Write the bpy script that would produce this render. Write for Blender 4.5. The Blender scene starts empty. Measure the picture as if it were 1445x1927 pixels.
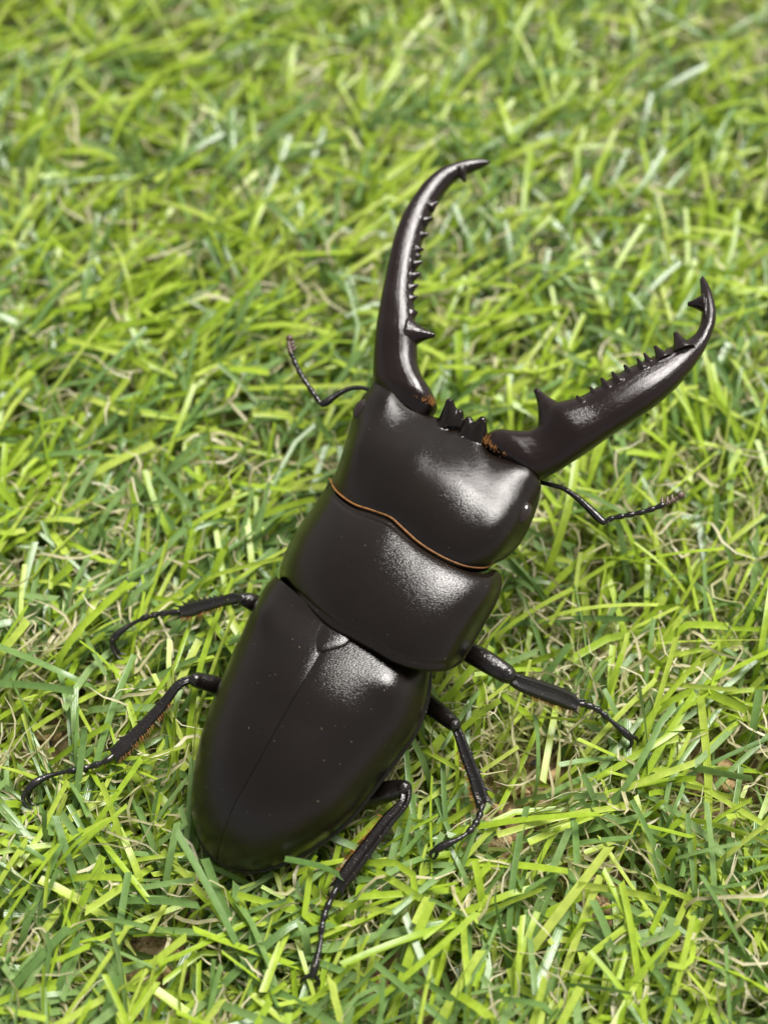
import bpy, bmesh, math, random
import numpy as np
from mathutils import Matrix, Vector

MM = 0.001
scene = bpy.context.scene
coll = scene.collection

# ------------------------------------------------------------------ camera
cam_data = bpy.data.cameras.new("camera")
cam = bpy.data.objects.new("camera", cam_data)
coll.objects.link(cam)
scene.camera = cam
cam.location = (0.0, -105.1153 * MM, 186.8634 * MM)
cam.rotation_euler = (math.radians(90 - 57), 0, 0)
cam_data.sensor_fit = 'VERTICAL'
cam_data.sensor_height = 24.0
cam_data.lens = 24.0 * 2798 / 1927
cam_data.clip_start = 0.005
cam_data.clip_end = 10.0
cam_data.dof.use_dof = True
cam_data.dof.focus_distance = 0.189
cam_data.dof.aperture_fstop = 8.6

# ------------------------------------------------------------------ light
SUN_ELEV = math.radians(62)
SUN_AZ = math.radians(40)          # measured from +Y towards +X
world = bpy.data.worlds.new("World")
scene.world = world
world.use_nodes = True
wn = world.node_tree.nodes
wl = world.node_tree.links
bg = wn["Background"]
sky = wn.new("ShaderNodeTexSky")
sky.sky_type = 'NISHITA'
sky.sun_disc = False
sky.sun_elevation = SUN_ELEV
sky.sun_rotation = SUN_AZ
sky.air_density = 1.0
sky.dust_density = 1.5
sky.ozone_density = 1.0
hsv = wn.new("ShaderNodeHueSaturation")
hsv.inputs["Saturation"].default_value = 0.15     # thin overcast: nearly white sky
wl.new(sky.outputs[0], hsv.inputs["Color"])
wl.new(hsv.outputs[0], bg.inputs["Color"])
bg.inputs["Strength"].default_value = 0.05

sun_data = bpy.data.lights.new("sun", 'SUN')
sun_data.energy = 2.6
sun_data.angle = math.radians(26)
sun_data.color = (1.0, 0.985, 0.955)
sun = bpy.data.objects.new("sun", sun_data)
coll.objects.link(sun)
sun_dir = Vector((math.sin(SUN_AZ) * math.cos(SUN_ELEV), math.cos(SUN_AZ) * math.cos(SUN_ELEV), math.sin(SUN_ELEV)))
sun.rotation_euler = sun_dir.to_track_quat('Z', 'Y').to_euler()
sun.location = sun_dir * 0.6

scene.view_settings.view_transform = 'Standard'
scene.view_settings.look = 'None'
scene.view_settings.gamma = 1.0
scene.view_settings.use_curve_mapping = False
scene.view_settings.exposure = 1.45
scene.cycles.use_denoising = True
scene.cycles.max_bounces = 8
scene.cycles.transparent_max_bounces = 4

# ------------------------------------------------------------------ the beetle's pose
# traced measurements of the beetle, millimetres in its own frame (right, forward, up)
HEAD_FRONT = [[-9.82, 15.38, 0.6], [-8.39, 15.67, 1.01], [-6.55, 15.41, 1.24], [-4.71, 14.35, 1.4], [-2.97, 13.87, 1.49], [-0.97, 13.92, 1.56], [0.6, 14.29, 1.59], [2.46, 14.23, 1.6], [3.98, 14.35, 1.6], [5.62, 14.22, 1.59], [7.55, 13.51, 1.56], [9.14, 12.67, 1.5], [11.04, 12.71, 1.39], [12.84, 13.2, 1.22], [14.15, 13.56, 1.01], [15.24, 13.11, 0.6]]
HEAD_BACK = [[-8.63, 0.83, -0.4], [-5.68, -1.13, 2.26], [-2.47, -1.83, 3.39], [0.59, -1.76, 3.96], [2.94, -1.65, 4.15], [4.8, -2.18, 4.2], [7.54, -2.95, 4.18], [11.1, -3.29, 3.85], [14.26, -2.72, 2.88], [15.72, -1.61, 1.69], [15.75, -0.0, -0.4]]
HEAD_LEFT = [[-9.82, 15.38, 0.6], [-9.88, 14.51, 0.45], [-10.14, 13.4, 0.27], [-10.52, 11.85, 0.0], [-10.48, 10.47, -0.21], [-10.06, 8.95, -0.27], [-9.6, 6.73, -0.36], [-9.12, 4.51, -0.4], [-8.73, 2.33, -0.4], [-8.63, 0.83, -0.4]]
HEAD_RIGHT = [[15.24, 13.11, 0.6], [16.62, 11.97, 0.3], [17.14, 10.58, 0.05], [17.42, 9.23, -0.19], [17.65, 7.42, -0.27], [17.76, 5.56, -0.35], [17.56, 3.55, -0.4], [16.89, 1.62, -0.4], [15.74, 0.15, -0.4]]
HORNS = [[2.32, 14.37, 0.9], [1.38, 16.8, 2.6], [3.0, 14.75, 0.9], [3.27, 16.2, 1.8], [6.44, 14.22, 0.9], [6.64, 16.34, 2.6], [5.28, 14.17, 0.9], [4.58, 15.82, 1.8]]
SEAM = [[-9.03, 0.86, -0.3], [-6.2, -0.76, 2.31], [-2.75, -1.5, 3.65], [0.39, -1.26, 4.28], [2.75, -1.16, 4.49], [4.61, -1.69, 4.55], [7.35, -2.46, 4.53], [10.91, -2.81, 4.21], [14.26, -2.35, 3.16], [15.9, -1.33, 1.79], [16.02, 0.1, -0.3]]
PRO_FRONT = [[-8.82, 0.63, -0.3], [-6.16, -0.98, 2.31], [-2.7, -1.82, 3.73], [0.51, -1.56, 4.42], [2.91, -1.52, 4.64], [4.77, -2.05, 4.7], [7.5, -2.82, 4.68], [11.05, -3.16, 4.34], [14.48, -2.77, 3.17], [15.97, -2.0, 1.88], [16.15, -0.61, -0.3]]
PRO_BACK = [[-8.08, -14.07, -0.3], [-4.8, -14.97, 3.07], [-1.55, -15.67, 4.71], [0.29, -16.21, 5.29], [3.4, -16.85, 5.84], [6.16, -16.88, 5.99], [9.27, -16.97, 5.99], [12.19, -17.11, 5.83], [15.37, -16.39, 5.06], [17.43, -15.22, 3.67], [18.13, -12.92, -0.3]]
PRO_LEFT = [[-8.82, 0.63, -0.3], [-8.87, -1.5, -0.3], [-9.25, -4.49, -0.3], [-9.52, -7.67, -0.3], [-9.32, -10.77, -0.3], [-8.76, -12.89, -0.3], [-8.08, -14.07, -0.3]]
PRO_RIGHT = [[16.15, -0.61, -0.3], [16.83, -0.59, -0.3], [17.58, -1.15, -0.3], [18.03, -2.01, -0.3], [18.43, -4.1, -0.3], [18.41, -6.38, -0.3], [18.3, -9.08, -0.3], [18.25, -11.14, -0.3], [18.13, -12.92, -0.3]]
ELY_SUTURE = [[3.42, -16.54, 5.2], [3.57, -18.74, 5.98], [3.69, -20.62, 6.71], [3.94, -24.59, 7.71], [3.84, -28.68, 8.01], [3.89, -33.16, 8.24], [3.71, -37.81, 7.72], [3.2, -41.9, 6.32], [3.0, -45.3, 4.24], [2.55, -48.66, -0.0]]
ELY_LEFT = [[-8.88, -13.73, -0.6], [-9.37, -15.47, -0.6], [-9.36, -18.23, -0.6], [-8.93, -21.95, -0.6], [-8.48, -26.41, -0.6], [-7.91, -30.76, -0.6], [-7.22, -34.86, -0.6], [-5.79, -39.6, -0.6], [-4.23, -43.3, -0.6], [-2.87, -45.57, -0.6], [-1.25, -47.32, -0.6], [0.43, -48.35, -0.6], [2.35, -48.72, -0.6]]
ELY_RIGHT = [[15.43, -14.27, -0.6], [15.27, -15.55, -0.6], [15.82, -17.01, -0.6], [16.76, -19.89, -0.6], [17.13, -23.41, -0.6], [16.6, -27.37, -0.6], [15.79, -32.18, -0.6], [14.97, -36.24, -0.6], [13.3, -40.17, -0.6], [11.29, -43.47, -0.6], [9.19, -45.96, -0.6], [7.03, -47.69, -0.6], [4.74, -48.54, -0.6], [2.35, -48.72, -0.6]]
SCUTELLUM = [[1.69, -16.58, 5.6], [6.1, -16.96, 5.6], [5.89, -18.25, 5.6], [4.67, -19.52, 5.6], [3.31, -20.41, 5.6], [2.41, -19.52, 5.6], [1.81, -18.17, 5.6]]
MAND_L_OUT = [[-9.04, 14.5, -0.8], [-10.2, 15.54, -0.54], [-10.85, 16.66, -0.32], [-11.46, 17.96, -0.07], [-12.03, 19.27, 0.17], [-12.62, 20.63, 0.31], [-13.35, 22.41, 0.34], [-13.89, 23.86, 0.36], [-14.79, 26.43, 0.39], [-15.61, 28.75, 0.19], [-16.65, 31.71, -0.07], [-17.79, 35.21, -0.53], [-18.54, 38.62, -1.08], [-18.78, 42.16, -1.74], [-18.64, 45.38, -2.43], [-17.91, 48.01, -3.05], [-16.47, 50.21, -3.75], [-14.9, 51.73, -4.34], [-13.48, 52.62, -4.8]]
MAND_L_IN = [[-1.16, 13.32, -0.8], [-0.54, 15.64, -0.39], [-2.06, 17.26, -0.01], [-4.06, 18.54, 0.31], [-5.51, 19.88, 0.33], [-6.5, 21.42, 0.36], [-7.36, 22.87, 0.38], [-8.55, 24.74, 0.31], [-10.03, 27.07, 0.09], [-11.48, 29.36, -0.13], [-12.69, 32.04, -0.51], [-13.9, 35.46, -1.07], [-14.81, 38.5, -1.6], [-15.51, 41.75, -2.27], [-15.65, 44.5, -2.84], [-15.51, 46.93, -3.38], [-14.89, 48.8, -3.87], [-13.82, 50.33, -4.35], [-12.89, 51.82, -4.8]]
MAND_L_TIP = [[-12.36, 52.61, -4.8]]
TEETH_L = [[-8.04, 23.35, 0.71, -5.48, 24.31, 0.71, 1.14], [-15.42, 49.28, -3.51, -14.0, 47.96, -3.51, 0.61], [-15.89, 41.89, -1.69, -15.29, 42.92, -1.69, 0.53], [-15.45, 39.31, -1.0, -14.56, 40.24, -1.0, 0.53], [-15.0, 37.05, -1.0, -13.91, 37.85, -1.0, 0.53], [-13.92, 34.96, -0.48, -13.2, 35.34, -0.48, 0.42], [-13.63, 33.96, -0.48, -13.02, 34.38, -0.48, 0.38], [-13.16, 32.56, 0.1, -12.27, 33.4, 0.1, 0.49], [-12.53, 30.94, 0.1, -11.67, 31.81, 0.1, 0.49], [-11.74, 29.27, 0.35, -11.1, 30.09, 0.35, 0.45], [-10.91, 27.82, 0.56, -10.25, 28.44, 0.56, 0.45], [-9.61, 25.95, 0.68, -9.05, 26.36, 0.68, 0.53]]
MAND_R_OUT = [[15.19, 11.93, -0.8], [16.1, 12.45, -0.62], [16.59, 12.87, -0.51], [17.21, 13.64, -0.33], [18.02, 14.64, -0.1], [18.81, 15.84, 0.15], [19.66, 17.19, 0.31], [20.26, 18.24, 0.33], [21.05, 19.68, 0.36], [21.74, 21.01, 0.38], [23.64, 24.39, 0.13], [25.43, 28.13, -0.31], [26.53, 31.64, -0.98], [27.09, 35.26, -1.69], [27.17, 38.35, -2.38], [26.79, 41.33, -3.04], [26.13, 43.24, -3.51], [24.98, 45.05, -4.0], [23.73, 46.57, -4.45], [22.63, 47.61, -4.8]]
MAND_R_IN = [[8.32, 12.76, -0.8], [7.11, 14.1, -0.51], [7.99, 15.82, -0.2], [10.39, 16.75, 0.2], [12.24, 17.54, 0.32], [13.02, 18.59, 0.34], [12.93, 19.98, 0.36], [13.03, 21.61, 0.38], [14.5, 22.93, 0.32], [15.91, 24.19, 0.15], [17.62, 26.82, -0.12], [19.63, 30.47, -0.77], [21.95, 33.83, -1.5], [23.35, 36.34, -2.15], [24.66, 38.29, -2.69], [25.06, 39.95, -3.06], [24.57, 42.0, -3.53], [23.49, 44.19, -4.05], [22.59, 45.93, -4.47], [21.83, 47.28, -4.8]]
MAND_R_TIP = [[21.85, 48.12, -4.8]]
TEETH_R = [[13.85, 20.81, 0.7, 11.06, 22.61, 0.7, 1.21], [24.28, 43.53, -2.52, 22.69, 42.77, -2.52, 0.76], [25.02, 35.79, -0.41, 23.42, 37.27, -0.41, 0.83], [23.43, 33.43, 0.29, 21.97, 34.39, 0.29, 0.61], [22.4, 32.02, 0.29, 21.11, 32.98, 0.29, 0.45], [21.95, 30.88, 0.98, 20.77, 31.76, 0.98, 0.45], [21.01, 29.43, 0.98, 19.69, 30.29, 0.98, 0.49], [20.11, 27.85, 1.53, 18.82, 28.63, 1.53, 0.49], [19.2, 26.5, 1.53, 17.93, 27.33, 1.53, 0.49], [18.33, 24.93, 1.53, 17.16, 25.68, 1.53, 0.45], [17.23, 23.27, 1.86, 16.19, 23.84, 1.86, 0.45]]
EYES = [[-9.31, 10.96, 1.1], [16.91, 7.17, 1.6]]
ANT_L = [[-10.43, 14.64, -2.0], [-11.57, 14.46, -1.85], [-12.84, 13.85, -1.66], [-13.88, 12.72, -1.45], [-14.55, 11.5, -1.26], [-15.06, 10.37, -1.1], [-15.51, 9.79, -1.0]]
FLAG_L = [[-15.51, 9.79, -1.0], [-16.27, 10.19, -0.95], [-17.71, 10.97, -0.86], [-19.56, 12.02, -0.75], [-21.2, 13.11, -0.64], [-22.47, 14.13, -0.56], [-23.27, 14.86, -0.5]]
CLUB_L = [[-22.85, 14.49, -0.4], [-23.56, 15.2, -0.4], [-23.98, 15.79, -0.4], [-24.12, 16.25, -0.4]]
ANT_R = [[14.71, 12.71, -2.5], [15.71, 12.66, -2.42], [17.06, 12.85, -2.3], [19.18, 13.09, -2.11], [21.46, 12.65, -2.0], [23.53, 11.98, -2.0], [25.27, 11.34, -2.0], [25.95, 11.17, -2.0]]
FLAG_R = [[25.95, 11.17, -2.0], [26.3, 11.82, -2.0], [27.66, 12.97, -2.0], [28.8, 13.81, -2.0], [29.91, 14.71, -2.0], [30.83, 15.61, -2.0], [31.62, 16.48, -2.0]]
CLUB_R = [[31.34, 16.15, -2.0], [32.01, 16.89, -2.0], [32.5, 17.54, -2.0], [32.94, 18.44, -2.0]]
BLADE_TAIL = [[-11.99, -42.34, 13.2], [-9.8, -42.67, 13.0], [-7.26, -42.98, 12.0], [-5.37, -43.34, 10.0], [-3.79, -43.65, 7.0]]
LEGS = {
    'front_left': {'fem': [[-8.44, -17.78, -6.93], [-10.12, -18.0, -3.57], [-11.05, -18.09, -1.57], [-11.85, -18.33, -0.91]], 'tib': [[-11.77, -18.2, -0.96], [-12.59, -18.62, -0.87], [-14.39, -19.67, -1.67], [-17.16, -21.53, -2.76], [-19.13, -22.91, -3.65], [-20.08, -23.54, -3.9]], 'tar': [[-20.03, -23.49, -3.71], [-21.27, -24.2, -3.92], [-22.84, -25.18, -4.01], [-24.22, -26.42, -4.02], [-25.43, -28.1, -3.88], [-26.36, -30.25, -3.58], [-26.52, -31.27, -3.73]], 'claw': [[-26.62, -31.14, -3.77], [-25.97, -32.07, -4.0], [-24.78, -32.69, -4.37], [-23.84, -32.44, -4.51]], 'claw2': [[-27.01, -31.18, -4.8], [-26.39, -31.82, -5.67], [-25.47, -32.08, -6.16], [-24.98, -31.8, -6.28]], 'rf': [1.27, 1.2, 1.06, 0.85], 'rt': [0.56, 0.77, 0.77, 0.92, 0.99, 0.63]},
    'mid_left': {'fem': [[-6.28, -30.15, -7.87], [-9.01, -29.64, -5.24], [-10.56, -29.84, -2.96], [-12.18, -30.4, -1.07]], 'tib': [[-12.34, -30.4, -1.06], [-13.07, -31.1, -0.56], [-14.16, -35.68, -0.11], [-15.33, -40.48, 0.21], [-16.03, -42.87, 0.48], [-16.36, -43.74, 0.6]], 'tar': [[-16.27, -43.73, 0.81], [-16.49, -44.61, 1.14], [-17.58, -45.92, 1.35], [-18.96, -47.21, 1.68], [-20.34, -48.34, 1.95], [-21.95, -49.84, 2.48], [-22.97, -51.67, 3.2], [-23.2, -52.64, 3.35]], 'claw': [[-23.22, -52.41, 3.27], [-23.13, -53.74, 3.43], [-22.42, -54.41, 3.31], [-21.44, -54.44, 2.85]], 'claw2': [[-23.38, -52.52, 2.25], [-23.22, -53.61, 1.89], [-22.56, -54.0, 1.68], [-21.8, -53.89, 1.6]], 'rf': [1.27, 1.27, 1.13, 0.99], 'rt': [0.56, 0.6, 0.77, 0.92, 1.06, 0.92]},
    'front_right': {'fem': [[13.33, -9.75, -7.8], [16.55, -10.69, -6.03], [19.99, -10.98, -5.04], [23.21, -11.28, -5.1]], 'tib': [[23.21, -11.28, -5.1], [24.47, -11.38, -5.66], [26.95, -10.96, -7.65], [29.59, -10.31, -10.15], [31.02, -10.12, -11.47], [31.88, -10.08, -11.85]], 'tar': [[31.74, -9.82, -11.94], [32.61, -9.41, -12.67], [34.07, -9.25, -13.33], [35.84, -9.66, -13.81], [37.89, -10.1, -14.72], [39.16, -10.44, -15.3]], 'claw': [[39.03, -10.35, -15.32], [39.6, -10.93, -15.67], [39.56, -11.52, -15.99], [39.29, -12.09, -16.19]], 'claw2': [[39.03, -10.35, -15.32], [39.72, -10.1, -15.66], [40.1, -10.31, -16.03], [40.26, -10.81, -16.29]], 'rf': [1.13, 1.27, 1.34, 1.2], 'rt': [0.77, 0.99, 1.2, 1.2, 1.06, 0.7]},
    'mid_right': {'fem': [[12.13, -18.14, -10.01], [15.18, -18.99, -7.73], [17.58, -19.41, -6.42], [20.0, -19.95, -5.5]], 'tib': [[19.77, -19.83, -5.53], [20.88, -20.67, -5.71], [22.7, -22.44, -6.33], [25.04, -24.56, -7.17], [26.54, -26.12, -7.64], [27.41, -26.93, -7.71]], 'tar': [[27.15, -26.9, -7.82], [27.58, -27.64, -7.14], [28.0, -29.0, -6.24], [27.87, -30.76, -5.38], [27.35, -32.02, -4.89], [26.28, -33.42, -4.54], [25.39, -34.69, -4.46]], 'claw': [[25.47, -34.57, -4.51], [25.0, -35.17, -4.69], [25.07, -35.7, -4.93], [25.48, -35.89, -5.3]], 'claw2': [[25.45, -34.58, -4.61], [25.62, -35.04, -4.98], [25.61, -35.54, -5.23], [25.3, -36.05, -5.45]], 'rf': [1.06, 1.2, 1.13, 0.92], 'rt': [0.56, 0.63, 0.77, 0.85, 0.99, 0.85]},
    'hind_right': {'fem': [[12.74, -34.98, -6.04], [14.61, -32.97, -5.27], [16.98, -31.0, -3.98], [18.48, -29.93, -3.38]], 'tib': [[18.56, -29.81, -3.43], [19.28, -30.81, -3.0], [18.75, -34.51, -2.47], [18.09, -38.51, -2.26], [17.54, -42.22, -1.94], [17.28, -44.53, -1.73]], 'tar': [[17.17, -44.37, -1.78], [17.27, -45.76, -1.49], [17.42, -47.11, -1.22], [18.03, -49.14, -0.72], [18.73, -50.52, -0.47], [19.39, -52.27, -0.08], [19.91, -53.93, 0.28], [20.11, -54.66, 0.32]], 'claw': [[19.97, -54.45, 0.26], [19.37, -55.2, 0.35], [19.13, -55.82, 0.16], [19.18, -56.21, -0.13]], 'claw2': [[19.97, -54.45, 0.26], [20.68, -54.62, 0.07], [21.08, -54.96, -0.26], [21.15, -55.47, -0.5]], 'rf': [1.2, 1.34, 1.27, 1.06], 'rt': [0.92, 0.77, 0.92, 0.99, 1.06, 0.77]},
}
AXIS_U = Vector((0.85589, -0.51482, 0.04918))     # the beetle's right
AXIS_V = Vector((0.46985, 0.81380, 0.34202))      # forward, the front end raised
AXIS_W = Vector((-0.21610, -0.26962, 0.93840))    # out of its back
BODY_ORIGIN = Vector((0, 0, 25.0))
ROOT_LOCAL = Vector((3.5, -24.0, -8.0))           # where the root Empty sits, under the trunk


def body_to_world(p):
    return BODY_ORIGIN + AXIS_U * p[0] + AXIS_V * p[1] + AXIS_W * p[2]


# ------------------------------------------------------------------ material helpers
class NT:
    """small node-building helper"""
    def __init__(self, name):
        self.m = bpy.data.materials.new(name)
        self.m.use_nodes = True
        self.n = self.m.node_tree.nodes
        self.l = self.m.node_tree.links
        self.bsdf = self.n["Principled BSDF"]
        self.out = self.n["Material Output"]

    def node(self, kind, **kw):
        nd = self.n.new(kind)
        for k, v in kw.items():
            if k.startswith("i_"):
                nd.inputs[k[2:].replace("_", " ")].default_value = v
            else:
                setattr(nd, k, v)
        return nd

    def link(self, a, b):
        self.l.new(a, b)

    def ramp(self, src, stops):
        r = self.n.new("ShaderNodeValToRGB")
        e = r.color_ramp.elements
        e[0].position, e[0].color = stops[0][0], (*stops[0][1], 1)
        e[1].position, e[1].color = stops[-1][0], (*stops[-1][1], 1)
        for p, c in stops[1:-1]:
            k = e.new(p)
            k.color = (*c, 1)
        self.link(src, r.inputs[0])
        return r.outputs[0]


def shell_material(name, base, rough=0.30, grain=0.16, strength=0.45, pits=0.0, spec=0.5, dust=0.0):
    """dark horny shell: fine granular relief that breaks the highlight into sparkling grains"""
    t = NT(name)
    b = t.bsdf
    co = t.node("ShaderNodeTexCoord").outputs["Object"]
    big = t.node("ShaderNodeTexNoise", i_Scale=160.0, i_Detail=3.0)
    t.link(co, big.inputs["Vector"])
    col = t.ramp(big.outputs["Fac"], [(0.3, base), (0.7, tuple(c * 1.35 for c in base))])
    if dust:
        dn = t.node("ShaderNodeTexNoise", i_Scale=2600.0, i_Detail=2.0)
        t.link(co, dn.inputs["Vector"])
        mask = t.ramp(dn.outputs["Fac"], [(0.70 - dust, (0, 0, 0)), (0.76 - dust, (1, 1, 1))])
        mx = t.node("ShaderNodeMix", data_type='RGBA')
        t.link(mask, mx.inputs[0])
        t.link(col, mx.inputs[6])
        mx.inputs[7].default_value = (0.26, 0.20, 0.13, 1)
        col = mx.outputs[2]
    t.link(col, b.inputs["Base Color"])
    rn = t.node("ShaderNodeMapRange")
    rn.inputs["To Min"].default_value = rough * 0.85
    rn.inputs["To Max"].default_value = rough * 1.2
    t.link(big.outputs["Fac"], rn.inputs["Value"])
    t.link(rn.outputs[0], b.inputs["Roughness"])
    b.inputs["Specular IOR Level"].default_value = spec
    b.inputs["Specular Tint"].default_value = (1.0, 0.97, 0.95, 1)
    fine = t.node("ShaderNodeTexNoise", i_Scale=1000.0 / grain, i_Detail=1.5)
    t.link(co, fine.inputs["Vector"])
    bump = t.node("ShaderNodeBump", i_Strength=strength)
    bump.inputs["Distance"].default_value = grain * MM
    t.link(fine.outputs["Fac"], bump.inputs["Height"])
    last = bump
    if pits:
        vor = t.node("ShaderNodeTexVoronoi", i_Scale=1000.0 / (grain * 2.6))
        t.link(co, vor.inputs["Vector"])
        b2 = t.node("ShaderNodeBump", i_Strength=pits)
        b2.inputs["Distance"].default_value = grain * MM
        t.link(vor.outputs["Distance"], b2.inputs["Height"])
        t.link(bump.outputs[0], b2.inputs["Normal"])
        last = b2
    t.link(last.outputs[0], b.inputs["Normal"])
    return t.m


M_SHELL = shell_material("beetle_shell", (0.0062, 0.0041, 0.0028), rough=0.14, grain=0.16, strength=0.29, spec=0.36, dust=-0.055)
M_ELYTRA = shell_material("elytra_shell", (0.0060, 0.0041, 0.0028), rough=0.14, grain=0.15, strength=0.25, spec=0.36, dust=-0.05)
M_JAW = shell_material("mandible_shell", (0.0075, 0.0036, 0.0029), rough=0.15, grain=0.16, strength=0.28, spec=0.40)
M_LEG = shell_material("leg_shell", (0.0050, 0.0036, 0.0028), rough=0.24, grain=0.22, strength=0.4, pits=0.0, dust=-0.02, spec=0.6)
M_BELLY = shell_material("belly_shell", (0.010, 0.008, 0.007), rough=0.4, grain=0.4, strength=0.4)
M_ANT = shell_material("antenna_shell", (0.008, 0.007, 0.0065), rough=0.22, grain=0.3, strength=0.2, dust=0.015)


def plain_material(name, col, rough=0.5, spec=0.5, var=0.25, scale=900.0):
    t = NT(name)
    co = t.node("ShaderNodeTexCoord").outputs["Object"]
    n = t.node("ShaderNodeTexNoise", i_Scale=scale, i_Detail=4.0)
    t.link(co, n.inputs["Vector"])
    t.link(t.ramp(n.outputs["Fac"], [(0.3, tuple(c * (1 - var) for c in col)), (0.7, tuple(c * (1 + var) for c in col))]), t.bsdf.inputs["Base Color"])
    t.bsdf.inputs["Roughness"].default_value = rough
    t.bsdf.inputs["Specular IOR Level"].default_value = spec
    return t.m


M_FRINGE = plain_material("orange_fringe", (0.18, 0.078, 0.020), 0.55, 0.3, 0.45, 1800)
M_TUFT = plain_material("golden_tuft", (0.32, 0.14, 0.035), 0.5, 0.3, 0.4, 1500)
M_SETAE = plain_material("rusty_hairs", (0.30, 0.10, 0.025), 0.5)
M_CLUB = plain_material("antenna_club", (0.085, 0.055, 0.038), 0.45, 0.5, 0.3, 1500)
M_EYE = plain_material("eye_lens", (0.018, 0.012, 0.010), 0.12, 0.5, 0.2, 400)

# ------------------------------------------------------------------ mesh helpers (all input in millimetres)
R_ROOT = Matrix((AXIS_U, AXIS_V, AXIS_W)).transposed()


def link_obj(name, me, mat, parent=None):
    o = bpy.data.objects.new(name, me)
    coll.objects.link(o)
    if mat and not me.materials:
        me.materials.append(mat)
    o.parent = parent
    return o


def make_mesh(name, verts, faces, smooth=True, local=True):
    v = np.asarray(verts, float)
    if local:
        v = v - np.array(ROOT_LOCAL)
    me = bpy.data.meshes.new(name)
    me.from_pydata((v * MM).tolist(), [], faces)
    bm = bmesh.new()
    bm.from_mesh(me)
    bmesh.ops.recalc_face_normals(bm, faces=bm.faces)
    bm.to_mesh(me)
    bm.free()
    if smooth:
        me.polygons.foreach_set("use_smooth", [True] * len(me.polygons))
    return me


def remeshed(me, voxel, smooth_iter=6, factor=0.5):
    """fuse overlapping closed shells into one continuous skin"""
    o = bpy.data.objects.new("fuse", me)
    coll.objects.link(o)
    r = o.modifiers.new("r", 'REMESH')
    r.mode = 'VOXEL'
    r.voxel_size = voxel * MM
    r.use_smooth_shade = True
    if smooth_iter:
        s = o.modifiers.new("s", 'SMOOTH')
        s.iterations = smooth_iter
        s.factor = factor
    dg = bpy.context.evaluated_depsgraph_get()
    out = bpy.data.meshes.new_from_object(o.evaluated_get(dg))
    bpy.data.objects.remove(o)
    out.polygons.foreach_set("use_smooth", [True] * len(out.polygons))
    return out


def arclen(p):
    d = np.r_[0, np.cumsum(np.linalg.norm(np.diff(p, axis=0), axis=1))]
    return d / d[-1]


def spline(pts, n=None, at=None):
    """Catmull-Rom style resampling (cubic Hermite over arc length) of points of any dimension"""
    p = np.asarray(pts, float)
    t = arclen(p[:, :3])
    m = np.gradient(p, t, axis=0) if len(p) > 2 else np.repeat((p[1:] - p[:1]), 2, axis=0)
    q = np.linspace(0, 1, n) if at is None else np.asarray(at)
    i = np.clip(np.searchsorted(t, q, side='right') - 1, 0, len(p) - 2)
    h = (t[i + 1] - t[i])[:, None]
    x = ((q - t[i])[:, None]) / h
    return ((2 * x**3 - 3 * x**2 + 1) * p[i] + (x**3 - 2 * x**2 + x) * h * m[i]
            + (-2 * x**3 + 3 * x**2) * p[i + 1] + (x**3 - x**2) * h * m[i + 1])


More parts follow.
